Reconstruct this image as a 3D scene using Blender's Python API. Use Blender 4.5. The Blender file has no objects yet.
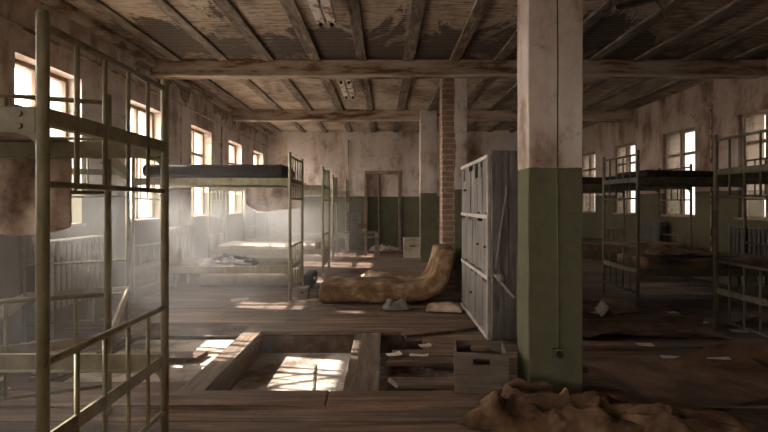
import bpy, bmesh, math, random
from mathutils import Vector, Matrix, noise as mn
C = bpy.context.scene.collection
SC = bpy.context.scene
R = random.Random(7)
EYE = 1.2

# ------------------------------------------------------------------ camera, sky, sun, exposure
cam = bpy.data.cameras.new('camera'); camo = bpy.data.objects.new('camera', cam); C.objects.link(camo)
cam.sensor_width = 36; cam.lens = 500 / 768 * 36; cam.shift_y = -12 / 768
cam.clip_start = 0.05
camo.location = (0, 0, EYE); camo.rotation_euler = (math.pi / 2, 0, 0)
SC.camera = camo

W = bpy.data.worlds.new('sky'); SC.world = W; W.use_nodes = True
nt = W.node_tree; nt.nodes.clear()
o = nt.nodes.new('ShaderNodeOutputWorld'); bg = nt.nodes.new('ShaderNodeBackground')
tc = nt.nodes.new('ShaderNodeTexCoord'); sx = nt.nodes.new('ShaderNodeSeparateXYZ')
nt.links.new(tc.outputs['Generated'], sx.inputs[0])
mr = nt.nodes.new('ShaderNodeMapRange'); mr.interpolation_type = 'SMOOTHSTEP'; mr.inputs['From Min'].default_value = -0.95; mr.inputs['From Max'].default_value = 0.1
mr.inputs['To Min'].default_value = 42.0; mr.inputs['To Max'].default_value = 2.6        # sky is brighter on the sun's side
nt.links.new(sx.outputs['X'], mr.inputs['Value'])
gr = nt.nodes.new('ShaderNodeMapRange'); gr.inputs['From Min'].default_value = -0.06; gr.inputs['From Max'].default_value = 0.0
gr.inputs['To Min'].default_value = 0.25; gr.inputs['To Max'].default_value = 1.0
nt.links.new(sx.outputs['Z'], gr.inputs['Value'])
mu = nt.nodes.new('ShaderNodeMath'); mu.operation = 'MULTIPLY'
nt.links.new(mr.outputs[0], mu.inputs[0]); nt.links.new(gr.outputs[0], mu.inputs[1])
bg.inputs['Color'].default_value = (1.0, 0.96, 0.945, 1)
nt.links.new(mu.outputs[0], bg.inputs['Strength']); nt.links.new(bg.outputs[0], o.inputs[0])

sun = bpy.data.lights.new('sun', 'SUN'); suno = bpy.data.objects.new('sun', sun); C.objects.link(suno)
sun.energy = 38; sun.angle = math.radians(0.9); sun.color = (1.0, 0.935, 0.895)
SUN_DIR = Vector((1.0, -0.21, -0.77))
suno.rotation_euler = SUN_DIR.to_track_quat('-Z', 'Y').to_euler(); suno.location = (-8, 6, 8)

vs = SC.view_settings
vs.view_transform = 'Standard'; vs.look = 'None'; vs.gamma = 1; vs.use_curve_mapping = False
vs.exposure = 0.0
SC.cycles.use_denoising = True
SC.cycles.max_bounces = 10; SC.cycles.diffuse_bounces = 6; SC.cycles.volume_bounces = 1
SC.cycles.transparent_max_bounces = 12
SC.cycles.sample_clamp_indirect = 8
SC.cycles.volume_step_rate = 2.0

# ------------------------------------------------------------------ room numbers
XL, XR, YB, YF = -3.1, 5.1, 13.3, -5.2
WT = 0.38                 # wall thickness
ZC = 3.13
WZ0, WZ1 = 0.98, 2.48
WIN_L = [(-4.4, -3.3), (-2.0, -0.9), (2.05, 2.75), (4.2, 5.13), (6.1, 7.03), (8.05, 8.98), (9.98, 10.9), (11.9, 12.83)]
WIN_R = [(6.25, 7.2), (8.2, 9.15), (10.15, 11.1), (12.08, 13.0)]
WIN_F = [(-2.4, -1.0)]      # behind the viewer
BEAMS = [(3.12, 3.34), (6.66, 6.86), (10.22, 10.42)]

# ------------------------------------------------------------------ helpers
class MB:
    def __init__(s): s.bm = bmesh.new()
    def _new(s, vs, mi=0):
        for f in {f for v in vs for f in v.link_faces}: f.material_index = mi
    def box(s, x0, x1, y0, y1, z0, z1, mi=0, M=None):
        r = bmesh.ops.create_cube(s.bm, size=1)['verts']
        for v in r:
            v.co = Vector(((x0 + x1) / 2 + v.co.x * (x1 - x0), (y0 + y1) / 2 + v.co.y * (y1 - y0), (z0 + z1) / 2 + v.co.z * (z1 - z0)))
            if M is not None: v.co = M @ v.co
        s._new(r, mi); return s
    def bev(s, w=0.006, seg=1):
        bmesh.ops.bevel(s.bm, geom=[e for e in s.bm.edges if e.is_manifold and e.calc_face_angle(0) > 0.6], offset=w, segments=seg, affect='EDGES', profile=0.6, clamp_overlap=True)
        return s
    def tube(s, pts, r, n=10, mi=0):
        pts = [Vector(p) for p in pts]; rings = []
        up = None
        for i, p in enumerate(pts):
            d = (pts[min(i + 1, len(pts) - 1)] - pts[max(i - 1, 0)]).normalized()
            if up is None: up = Vector((0, 0, 1)) if abs(d.z) < 0.9 else Vector((1, 0, 0))
            a = d.cross(up).normalized(); b = a.cross(d).normalized(); up = b
            rr = r[i] if isinstance(r, (list, tuple)) else r
            rings.append([s.bm.verts.new(p + (a * math.cos(2 * math.pi * k / n) + b * math.sin(2 * math.pi * k / n)) * rr) for k in range(n)])
        for A, B in zip(rings, rings[1:]):
            for k in range(n):
                f = s.bm.faces.new((A[k], A[(k + 1) % n], B[(k + 1) % n], B[k])); f.material_index = mi; f.smooth = True
        for q in (rings[0][::-1], rings[-1]):
            f = s.bm.faces.new(q); f.material_index = mi
        return s
    def grid(s, fn, nu, nv, mi=0, thick=0.0, closed_u=False):
        V = [[s.bm.verts.new(fn(i / nu, j / nv)) for j in range(nv + 1)] for i in range(nu + (0 if closed_u else 1))]
        for i in range(nu):
            for j in range(nv):
                A = V[i]; B = V[(i + 1) % len(V)]
                f = s.bm.faces.new((A[j], B[j], B[j + 1], A[j + 1])); f.material_index = mi; f.smooth = True
        return s
    def build(s, name, mats, parent=None, smooth=False, solid=0, sub=0):
        bmesh.ops.recalc_face_normals(s.bm, faces=s.bm.faces[:])
        me = bpy.data.meshes.new(name); s.bm.to_mesh(me); s.bm.free()
        for m in (mats if isinstance(mats, (list, tuple)) else [mats]): me.materials.append(m)
        if smooth:
            for p in me.polygons: p.use_smooth = True
        ob = bpy.data.objects.new(name, me); C.objects.link(ob)
        if parent is not None: ob.parent = parent
        if solid:
            m = ob.modifiers.new('solid', 'SOLIDIFY'); m.thickness = solid; m.offset = 1
        if sub:
            m = ob.modifiers.new('sub', 'SUBSURF'); m.levels = sub; m.render_levels = sub
        return ob

def tag(o, label, cat, group=None):
    o['label'] = label; o['category'] = cat
    if group: o['group'] = group
    return o
def struct(o): o['kind'] = 'structure'; return o
def thing(name, label, cat, loc=(0, 0, 0), rz=0.0, group=None):
    o = bpy.data.objects.new(name, None); C.objects.link(o); o.empty_display_size = 0.1
    o.location = loc; o.rotation_euler = (0, 0, rz)
    return tag(o, label, cat, group)
def copy_tree(o, parent=None):
    c = o.copy(); C.objects.link(c)
    if parent is not None: c.parent = parent
    for ch in [x for x in C.objects if x.parent == o]: copy_tree(ch, c)
    return c
def N(p, s=1.0, seed=0.0): return mn.noise(Vector((p[0] * s + seed, p[1] * s + seed * 1.7, p[2] * s - seed * 0.6)))

# ------------------------------------------------------------------ materials
class NT:
    def __init__(s, name):
        s.m = bpy.data.materials.new(name); s.m.use_nodes = True; s.t = s.m.node_tree; s.t.nodes.clear()
        s.out = s.n('ShaderNodeOutputMaterial'); s.b = s.n('ShaderNodeBsdfPrincipled')
        s.l(s.b.outputs[0], s.out.inputs[0])
        s.b.inputs['Specular IOR Level'].default_value = 0.25
    def n(s, t, **k):
        x = s.t.nodes.new(t)
        for a, v in k.items(): setattr(x, a, v)
        return x
    def l(s, a, b): s.t.links.new(a, b)
    def pos(s, kind='Object', scale=(1, 1, 1), rot=(0, 0, 0)):
        if kind == 'World': src = s.n('ShaderNodeNewGeometry').outputs['Position']
        else: src = s.n('ShaderNodeTexCoord').outputs['Object']
        mp = s.n('ShaderNodeMapping'); mp.inputs['Scale'].default_value = scale; mp.inputs['Rotation'].default_value = rot
        s.l(src, mp.inputs[0]); return mp.outputs[0]
    def noise(s, vec, scale=5, detail=6, rough=0.6, dist=0.0):
        x = s.n('ShaderNodeTexNoise'); x.inputs['Scale'].default_value = scale; x.inputs['Detail'].default_value = detail
        x.inputs['Roughness'].default_value = rough; x.inputs['Distortion'].default_value = dist
        s.l(vec, x.inputs['Vector']); return x.outputs['Fac']
    def ramp(s, fac, stops):
        x = s.n('ShaderNodeValToRGB'); e = x.color_ramp.elements
        while len(e) > 1: e.remove(e[-1])
        for i, (p, c) in enumerate(stops):
            c = tuple(c) if isinstance(c, (tuple, list)) else (c, c, c)
            k = e[0] if i == 0 else e.new(p)
            k.position = p; k.color = (*c, 1)
        s.l(fac, x.inputs[0]); return x.outputs[0]
    def mix(s, fac, a, b, mode='MIX'):
        x = s.n('ShaderNodeMix'); x.data_type = 'RGBA'; x.blend_type = mode
        for v, i in ((fac, x.inputs[0]), (a, x.inputs[6]), (b, x.inputs[7])):
            if isinstance(v, (int, float)): i.default_value = v
            elif isinstance(v, (tuple, list)): i.default_value = (*v, 1)
            else: s.l(v, i)
        return x.outputs[2]
    def math(s, op, a, b=0.0, c=None):
        x = s.n('ShaderNodeMath'); x.operation = op
        for v, i in ((a, x.inputs[0]), (b, x.inputs[1]), (c, x.inputs[2])):
            if v is None: continue
            if isinstance(v, (int, float)): i.default_value = v
            else: s.l(v, i)
        return x.outputs[0]
    def xyz(s, vec):
        x = s.n('ShaderNodeSeparateXYZ'); s.l(vec, x.inputs[0]); return x.outputs
    def bump(s, h, strength=0.4, dist=0.02):
        x = s.n('ShaderNodeBump'); x.inputs['Strength'].default_value = strength; x.inputs['Distance'].default_value = dist
        s.l(h, x.inputs['Height']); s.l(x.outputs[0], s.b.inputs['Normal'])
    def fin(s, col, rough=0.8):
        if isinstance(col, (tuple, list)): s.b.inputs['Base Color'].default_value = (*col, 1)
        else: s.l(col, s.b.inputs['Base Color'])
        if isinstance(rough, (int, float)): s.b.inputs['Roughness'].default_value = rough
        else: s.l(rough, s.b.inputs['Roughness'])
        return s.m

def simple(name, stops, scale=8, stretch=(1, 1, 1), rough=0.8, bump=0.3, kind='Object', detail=7, bd=0.01, dist=0.0):
    t = NT(name); v = t.pos(kind, stretch); f = t.noise(v, scale, detail, 0.65, dist)
    t.bump(f, bump, bd); return t.fin(t.ramp(f, stops), rough)

WHITEWASH = [(0.37, (0.16, 0.10, 0.07)), (0.44, (0.35, 0.26, 0.20)), (0.485, (0.51, 0.415, 0.35)), (0.55, (0.62, 0.54, 0.48))]
GREEN = [(0.25, (0.05, 0.042, 0.026)), (0.45, (0.105, 0.098, 0.056)), (0.7, (0.145, 0.136, 0.08))]
def wall_mat(name, brick_hi=None, brick_x=None, dado=1.4, tint=None):
    t = NT(name); P = t.pos('World'); X = t.xyz(P)
    n1 = t.noise(P, 1.1, 9, 0.68, 0.4); n2 = t.noise(P, 9, 6, 0.7); n3 = t.noise(t.pos('World', (1, 1, 0.25)), 2.6, 5, 0.6)
    f = t.math('ADD', t.math('MULTIPLY', n1, 0.55), t.math('MULTIPLY', n3, 0.45))
    up = t.ramp(f, WHITEWASH)
    up = t.mix(t.ramp(n2, [(0.30, 0.55), (0.42, 0.0)]), up, (0.16, 0.12, 0.09))
    gr = t.ramp(t.math('ADD', t.math('MULTIPLY', n1, 0.5), t.math('MULTIPLY', n2, 0.5)), GREEN)
    zz = t.math('ADD', X[2], t.math('MULTIPLY', t.math('SUBTRACT', n2, 0.5), 0.03))
    g = t.math('LESS_THAN', zz, dado)
    col = t.mix(g, up, gr)
    # cracks
    vo = t.n('ShaderNodeTexVoronoi'); vo.feature = 'DISTANCE_TO_EDGE'; vo.inputs['Scale'].default_value = 0.9
    wv = t.n('ShaderNodeVectorMath'); wv.operation = 'ADD'
    nz = t.n('ShaderNodeTexNoise'); nz.inputs['Scale'].default_value = 3.0; t.l(P, nz.inputs['Vector'])
    sc = t.n('ShaderNodeVectorMath'); sc.operation = 'SCALE'; sc.inputs['Scale'].default_value = 0.5
    t.l(nz.outputs['Color'], sc.inputs[0]); t.l(P, wv.inputs[0]); t.l(sc.outputs[0], wv.inputs[1]); t.l(wv.outputs[0], vo.inputs['Vector'])
    crack = t.math('MULTIPLY', t.math('LESS_THAN', vo.outputs['Distance'], 0.003), t.math('GREATER_THAN', n1, 0.5))
    col = t.mix(t.math('MULTIPLY', crack, 0.45), col, (0.07, 0.05, 0.04))
    h = t.math('ADD', f, t.math('MULTIPLY', n2, 0.3))
    if brick_hi is not None or brick_x is not None:
        br = t.n('ShaderNodeTexBrick'); br.inputs['Scale'].default_value = 1.0
        br.inputs['Brick Width'].default_value = 0.25; br.inputs['Row Height'].default_value = 0.075; br.inputs['Mortar Size'].default_value = 0.009
        br.inputs['Color1'].default_value = (0.24, 0.125, 0.085, 1); br.inputs['Color2'].default_value = (0.15, 0.075, 0.05, 1); br.inputs['Mortar'].default_value = (0.33, 0.27, 0.21, 1)
        cb = t.n('ShaderNodeCombineXYZ')
        t.l(t.math('ADD', X[0], X[1]), cb.inputs[0]); t.l(X[2], cb.inputs[1]); t.l(cb.outputs[0], br.inputs['Vector'])
        if brick_hi is not None:
            k = t.math('ADD', t.math('MULTIPLY', t.math('SUBTRACT', X[2], brick_hi), 0.42), n1)
            mk_ = t.math('MULTIPLY', t.math('GREATER_THAN', k, 0.655), t.math('GREATER_THAN', X[2], 1.4))
        else:
            k = t.math('ADD', X[0], t.math('MULTIPLY', t.math('SUBTRACT', n1, 0.5), 0.12))
            mk_ = t.math('LESS_THAN', k, brick_x)
        bc = t.mix(0.35, br.outputs['Color'], t.ramp(n2, [(0.3, (0.12, 0.07, 0.05)), (0.6, (0.40, 0.28, 0.2))]))
        col = t.mix(mk_, col, bc)
        h = t.math('SUBTRACT', h, t.math('MULTIPLY', mk_, 0.5))
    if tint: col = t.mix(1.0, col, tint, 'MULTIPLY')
    t.bump(h, 0.5, 0.03)
    return t.fin(col, 0.9)

def ceiling_mat():
    t = NT('ceiling_boards'); P = t.pos('World'); X = t.xyz(P)
    n1 = t.noise(t.pos('World', (1, 0.55, 1)), 1.2, 9, 0.68, 0.6); n2 = t.noise(t.pos('World', (1.2, 9, 1)), 3.5, 6, 0.7)
    n3 = t.noise(P, 14, 5, 0.7)
    pl = t.ramp(t.math('ADD', t.math('MULTIPLY', n1, 0.5), t.math('MULTIPLY', n2, 0.5)), [(0.39, (0.10, 0.062, 0.042)), (0.45, (0.22, 0.155, 0.11)), (0.5, (0.36, 0.275, 0.2)), (0.56, (0.50, 0.405, 0.31))])
    wv = t.n('ShaderNodeTexWave'); wv.wave_type = 'BANDS'; wv.bands_direction = 'Y'; wv.inputs['Scale'].default_value = 6.0
    wv.inputs['Distortion'].default_value = 1.0; wv.inputs['Detail'].default_value = 2; t.l(P, wv.inputs['Vector'])
    lath = t.ramp(t.math('ADD', t.math('MULTIPLY', wv.outputs['Fac'], 0.6), t.math('MULTIPLY', n3, 0.4)), [(0.25, (0.03, 0.023, 0.018)), (0.6, (0.115, 0.085, 0.065)), (0.85, (0.18, 0.135, 0.1))])
    band = t.math('SUBTRACT', 1.0, t.math('MINIMUM', t.math('DIVIDE', t.math('ABSOLUTE', t.math('SUBTRACT', X[1], 6.2)), 1.7), 1.0))
    k = t.math('ADD', t.math('ADD', t.math('MULTIPLY', n1, 0.8), t.math('MULTIPLY', n2, 0.2)), t.math('MULTIPLY', band, 0.2))
    mk_ = t.ramp(k, [(0.615, 0.0), (0.64, 1.0)])
    t.bump(t.math('ADD', t.math('MULTIPLY', mk_, -0.8), t.math('MULTIPLY', n2, 0.3)), 0.6, 0.02)
    return t.fin(t.mix(mk_, pl, lath), 0.95)

def wood(name, stops, stretch, scale=3.0, rough=0.75, bump=0.45, kind='World'):
    t = NT(name); v = t.pos(kind, stretch); f = t.noise(v, scale, 8, 0.7, 0.3); g = t.noise(t.pos(kind), 1.6, 4, 0.6)
    col = t.mix(t.math('MULTIPLY', t.ramp(g, [(0.35, 1.0), (0.6, 0.0)]), 0.5), t.ramp(f, stops), stops[0][1])
    t.bump(f, bump, 0.012); return t.fin(col, rough)

def per_board(name, stops, stretch, scale, rough=0.7):
    # board tone varies with an attribute painted per board
    t = NT(name); v = t.pos('World', stretch); f = t.noise(v, scale, 8, 0.7, 0.4); g = t.noise(t.pos('World'), 1.3, 5, 0.6)
    at = t.n('ShaderNodeAttribute'); at.attribute_name = 'tone'
    col = t.ramp(f, stops)
    col = t.mix(t.ramp(g, [(0.42, 0.55), (0.62, 0.0)]), col, (0.085, 0.07, 0.058))
    col = t.mix(1.0, col, at.outputs['Color'], 'MULTIPLY')
    t.bump(f, 0.5, 0.01); return t.fin(col, rough)

M = {}
M['wall'] = wall_mat('old_whitewash'); M['wall_r'] = wall_mat('shaded_whitewash', tint=(0.66, 0.58, 0.53)); M['wall_l'] = wall_mat('old_whitewash_brick', brick_hi=2.62)  # right wall is the same whitewash, tinted down to put shade into its colour
M['pillar'] = wall_mat('pillar_paint', dado=1.425)
M['brick_pillar'] = wall_mat('pillar_brick', brick_x=0.965)
M['ceil'] = ceiling_mat()
M['beam'] = simple('beam_plaster', [(0.34, (0.09, 0.045, 0.025)), (0.43, (0.20, 0.11, 0.06)), (0.47, (0.34, 0.24, 0.165)), (0.58, (0.47, 0.38, 0.295))], 2.4, (0.5, 1, 3.0), 0.9, 0.6, 'World', 10)
M['lip'] = simple('beam_lip_paint', [(0.34, (0.22, 0.15, 0.1)), (0.46, (0.42, 0.34, 0.27)), (0.6, (0.56, 0.48, 0.40))], 4, (0.5, 1, 1), 0.9, 0.3, 'World', 8)
M['joist'] = wood('joist_wood', [(0.34, (0.075, 0.05, 0.036)), (0.5, (0.19, 0.145, 0.108)), (0.64, (0.34, 0.275, 0.21))], (7, 1.2, 6))
M['board'] = per_board('floor_boards', [(0.36, (0.045, 0.027, 0.018)), (0.5, (0.145, 0.087, 0.056)), (0.63, (0.29, 0.195, 0.138))], (0.5, 6, 6), 2.4, 0.6)
M['earth'] = simple('dusty_fill', [(0.36, (0.13, 0.095, 0.07)), (0.47, (0.33, 0.275, 0.225)), (0.56, (0.50, 0.44, 0.38))], 3.0, (1, 1, 1), 0.95, 0.4, 'World', 9)
M['soil'] = simple('dark_soil', [(0.34, (0.035, 0.022, 0.015)), (0.5, (0.085, 0.058, 0.042)), (0.62, (0.15, 0.11, 0.085))], 5, (1, 1, 1), 0.95, 0.6, 'World', 9)
M['frame'] = wood('window_wood', [(0.3, (0.13, 0.085, 0.055)), (0.55, (0.28, 0.20, 0.14)), (0.75, (0.48, 0.40, 0.32))], (5, 5, 0.8), 3)
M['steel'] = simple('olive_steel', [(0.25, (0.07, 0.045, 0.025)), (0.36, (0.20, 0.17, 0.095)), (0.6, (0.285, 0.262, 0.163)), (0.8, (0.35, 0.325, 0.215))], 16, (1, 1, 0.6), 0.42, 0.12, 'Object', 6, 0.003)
M['steel_shaded'] = simple('rusty_shaded_steel', [(0.3, (0.045, 0.028, 0.018)), (0.5, (0.085, 0.068, 0.042)), (0.75, (0.12, 0.105, 0.07))], 12, (1, 1, 0.6), 0.6, 0.15, 'Object', 6, 0.003)  # rusty, darker copy of the bed steel; the right row's shade is coloured in
M['steel_pale'] = simple('worn_pale_steel', [(0.3, (0.2, 0.19, 0.12)), (0.5, (0.36, 0.35, 0.25)), (0.7, (0.46, 0.45, 0.34))], 12, (1, 1, 1), 0.45, 0.12)
M['wire'] = simple('spring_wire', [(0.3, (0.06, 0.045, 0.03)), (0.7, (0.14, 0.11, 0.08))], 20, rough=0.5)
M['dark_cloth'] = simple('dark_mattress_cloth', [(0.3, (0.012, 0.008, 0.007)), (0.6, (0.028, 0.02, 0.018)), (0.8, (0.05, 0.036, 0.032))], 6, (4, 1, 1), 0.9, 0.4)
M['brown_cloth'] = simple('brown_mattress_cloth', [(0.36, (0.06, 0.03, 0.014)), (0.46, (0.13, 0.072, 0.034)), (0.54, (0.21, 0.125, 0.062)), (0.64, (0.38, 0.28, 0.18))], 3.5, (1, 1, 1), 0.92, 0.5, 'Object', 8, 0.02)
M['tan_cloth'] = simple('stained_tan_cloth', [(0.34, (0.10, 0.055, 0.033)), (0.45, (0.30, 0.20, 0.14)), (0.55, (0.46, 0.345, 0.26)), (0.66, (0.55, 0.44, 0.35))], 4, (1, 1, 1), 0.92, 0.5, 'Object', 8, 0.02)
M['pale_cloth'] = simple('pale_stained_ticking', [(0.28, (0.22, 0.16, 0.11)), (0.5, (0.45, 0.38, 0.3)), (0.7, (0.58, 0.52, 0.44))], 3, (1, 1, 1), 0.92, 0.4)
M['grey_cloth'] = simple('grey_wool', [(0.3, (0.075, 0.065, 0.055)), (0.6, (0.17, 0.15, 0.125)), (0.8, (0.26, 0.23, 0.2))], 6, (1, 1, 1), 0.95, 0.5)
M['rag'] = simple('brown_canvas', [(0.36, (0.035, 0.017, 0.009)), (0.48, (0.115, 0.063, 0.034)), (0.62, (0.21, 0.13, 0.075))], 4, (1, 1, 1), 0.92, 0.5, 'World', 8, 0.02)
M['lino'] = simple('brown_linoleum', [(0.36, (0.045, 0.024, 0.014)), (0.47, (0.105, 0.058, 0.036)), (0.57, (0.185, 0.112, 0.072)), (0.66, (0.26, 0.175, 0.12))], 2.2, (1, 1, 1), 0.6, 0.4, 'World', 9)
M['paper'] = simple('old_paper', [(0.3, (0.42, 0.35, 0.27)), (0.6, (0.62, 0.56, 0.47)), (0.8, (0.7, 0.66, 0.58))], 6, rough=0.9, bump=0.1)
M['grey_wood'] = wood('grey_weathered_wood', [(0.30, (0.06, 0.05, 0.042)), (0.48, (0.16, 0.14, 0.12)), (0.68, (0.26, 0.235, 0.205))], (7, 7, 0.7), 2.6)
M['crate_wood'] = wood('crate_wood', [(0.28, (0.09, 0.068, 0.05)), (0.5, (0.175, 0.14, 0.11)), (0.72, (0.26, 0.215, 0.17))], (0.8, 3, 7), 3)
M['batten'] = wood('pale_batten', [(0.28, (0.26, 0.22, 0.18)), (0.5, (0.42, 0.37, 0.31)), (0.72, (0.55, 0.5, 0.43))], (2, 2, 2), 3)
M['black'] = simple('black_bakelite', [(0.3, (0.012, 0.011, 0.01)), (0.7, (0.03, 0.027, 0.024))], 8, rough=0.4, bump=0.05)
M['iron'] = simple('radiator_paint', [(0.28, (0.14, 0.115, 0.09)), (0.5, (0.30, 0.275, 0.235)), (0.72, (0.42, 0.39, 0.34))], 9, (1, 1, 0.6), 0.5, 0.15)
M['enamel'] = simple('chipped_enamel', [(0.36, (0.16, 0.06, 0.025)), (0.43, (0.38, 0.25, 0.16)), (0.48, (0.66, 0.61, 0.53)), (0.8, (0.74, 0.70, 0.63))], 9, (1, 1, 1), 0.6, 0.3)
M['rubble'] = simple('plaster_rubble', [(0.28, (0.2, 0.15, 0.11)), (0.5, (0.42, 0.36, 0.29)), (0.72, (0.6, 0.55, 0.47))], 5, rough=0.95, bump=0.5)

def glass_mat(name, dirt):
    m = bpy.data.materials.new(name); m.use_nodes = True; t = m.node_tree; t.nodes.clear()
    o = t.nodes.new('ShaderNodeOutputMaterial'); tr = t.nodes.new('ShaderNodeBsdfTransparent'); tl = t.nodes.new('ShaderNodeBsdfTranslucent'); gl = t.nodes.new('ShaderNodeBsdfGlossy')
    gl.inputs['Roughness'].default_value = 0.05; gl.inputs['Color'].default_value = (0.8, 0.8, 0.8, 1)
    tl.inputs['Color'].default_value = (0.62, 0.52, 0.38, 1); tr.inputs['Color'].default_value = (0.96, 0.95, 0.92, 1)
    tc = t.nodes.new('ShaderNodeTexCoord'); nz = t.nodes.new('ShaderNodeTexNoise'); nz.inputs['Scale'].default_value = 4; nz.inputs['Detail'].default_value = 6
    t.links.new(tc.outputs['Object'], nz.inputs['Vector'])
    mr = t.nodes.new('ShaderNodeMapRange'); mr.inputs['From Min'].default_value = 0.3; mr.inputs['From Max'].default_value = 0.75; mr.inputs['To Min'].default_value = dirt * 0.4; mr.inputs['To Max'].default_value = dirt * 1.6
    t.links.new(nz.outputs['Fac'], mr.inputs['Value'])
    a = t.nodes.new('ShaderNodeMixShader'); b = t.nodes.new('ShaderNodeMixShader'); b.inputs[0].default_value = 0.04
    t.links.new(mr.outputs[0], a.inputs[0]); t.links.new(tr.outputs[0], a.inputs[1]); t.links.new(tl.outputs[0], a.inputs[2])
    t.links.new(a.outputs[0], b.inputs[1]); t.links.new(gl.outputs[0], b.inputs[2]); t.links.new(b.outputs[0], o.inputs[0])
    return m
M['glass'] = glass_mat('dusty_glass', 0.10)

# ------------------------------------------------------------------ walls
def side_wall(name, xin, sgn, wins, mat):
    xo = xin + sgn * WT; x0, x1 = min(xin, xo), max(xin, xo)
    mb = MB(); mb.box(x0, x1, YF - WT, YB + WT, -0.4, WZ0); mb.box(x0, x1, YF - WT, YB + WT, WZ1, ZC + 0.3)
    ys = [YF - WT] + [v for w in wins for v in w] + [YB + WT]
    for a, b in zip(ys[::2], ys[1::2]): mb.box(x0, x1, a, b, WZ0, WZ1)
    return struct(mb.build(name, mat))
side_wall('wall_left', XL, -1, WIN_L, M['wall_l'])
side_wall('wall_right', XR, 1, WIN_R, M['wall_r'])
# back wall with a shallow doorway recess, front wall behind the viewer
DX0, DX1, DZ = -0.46, 0.40, 2.02
mb = MB()
mb.box(XL, DX0, YB, YB + WT, -0.4, ZC + 0.3); mb.box(DX1, XR, YB, YB + WT, -0.4, ZC + 0.3); mb.box(DX0, DX1, YB, YB + WT, DZ, ZC + 0.3)
mb.box(DX0, DX1, YB + 0.07, YB + WT, -0.4, DZ)
struct(mb.build('wall_back', M['wall']))
mb = MB(); mb.box(XL, XR, YF - WT, YF, -0.4, WZ0); mb.box(XL, XR, YF - WT, YF, WZ1, ZC + 0.3)
xs = [XL] + [v for w in WIN_F for v in w] + [XR]
for a, b in zip(xs[::2], xs[1::2]): mb.box(a, b, YF - WT, YF, WZ0, WZ1)
struct(mb.build('wall_front', M['wall']))
mb = MB(); mb.box(1.7, XR, YF, 1.95, -0.04, ZC); struct(mb.build('wall_light_block', M['wall']))     # unseen block added behind the viewer to keep light off the right side
# door frame
mb = MB()
mb.box(DX0 - 0.06, DX0 + 0.02, YB - 0.03, YB + 0.06, 0, DZ + 0.06); mb.box(DX1 - 0.02, DX1 + 0.06, YB - 0.03, YB + 0.06, 0, DZ + 0.06)
mb.box(DX0 + 0.02, DX1 - 0.02, YB - 0.03, YB + 0.06, DZ - 0.03, DZ + 0.06); mb.box(-0.15, -0.12, YB + 0.035, YB + 0.069, 0, DZ - 0.03)
struct(mb.bev(0.008).build('door_1', M['frame']))

def window_front(name, x0, x1):
    w = 0.06; m = MB(); xm = (x0 + x1) / 2; a, b = YF - 0.3, YF - 0.22
    m.box(x0, x0 + w, a, b, WZ0, WZ1); m.box(x1 - w, x1, a, b, WZ0, WZ1); m.box(x0 + w, x1 - w, a, b, WZ0, WZ0 + w); m.box(x0 + w, x1 - w, a, b, WZ1 - w, WZ1); m.box(xm - 0.03, xm + 0.03, a, b, WZ0 + w, WZ1 - w)
    f = struct(m.build(name, M['frame']))
    for p, q in ((x0 + w, xm - 0.03), (xm + 0.03, x1 - w)):
        m = MB(); m.box(p, q, YF - 0.262, YF - 0.258, WZ0 + w, WZ1 - w); m.build('pane', M['glass'], f)
def window(name, xin, sgn, y0, y1):
    d = lambda t: xin + sgn * t
    def bx(m, t0, t1, a, b, z0, z1): m.box(min(d(t0), d(t1)), max(d(t0), d(t1)), a, b, z0, z1)
    def lattice(t0, t1, w, zt):
        m = MB(); ym = (y0 + y1) / 2
        bx(m, t0, t1, y0, y0 + w, WZ0, WZ1); bx(m, t0, t1, y1 - w, y1, WZ0, WZ1)
        bx(m, t0, t1, y0 + w, y1 - w, WZ0, WZ0 + w); bx(m, t0, t1, y0 + w, y1 - w, WZ1 - w, WZ1)
        bx(m, t0, t1, ym - w * 0.55, ym + w * 0.55, WZ0 + w, WZ1 - w)
        bx(m, t0 + 0.004, t1 - 0.004, y0 + w, ym - w * 0.55, zt - 0.022, zt + 0.022); bx(m, t0 + 0.004, t1 - 0.004, ym + w * 0.55, y1 - w, zt - 0.022, zt + 0.022)
        return m
    t0 = 0.14 if sgn < 0 else 0.05
    f = struct(lattice(t0, t0 + 0.065, 0.042, 2.06).build(name, M['frame']))
    ym = (y0 + y1) / 2
    for a, b in ((y0 + 0.042, ym - 0.023), (ym + 0.023, y1 - 0.042)):
        for z0, z1 in ((WZ0 + 0.042, 2.038), (2.082, WZ1 - 0.042)):
            m = MB(); bx(m, t0 + 0.032, t0 + 0.036, a, b, z0, z1); m.build('pane', M['glass'], f)
    m = MB(); bx(m, -0.05, t0 - 0.001, y0, y1, WZ0, WZ0 + 0.025); m.build('sill', M['frame'], f)
k = 1
for w in WIN_L: window('window_%d' % k, XL, -1, *w); k += 1
for w in WIN_R: window('window_%d' % k, XR, 1, *w); k += 1
for w in WIN_F: window_front('window_%d' % k, *w); k += 1

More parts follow.
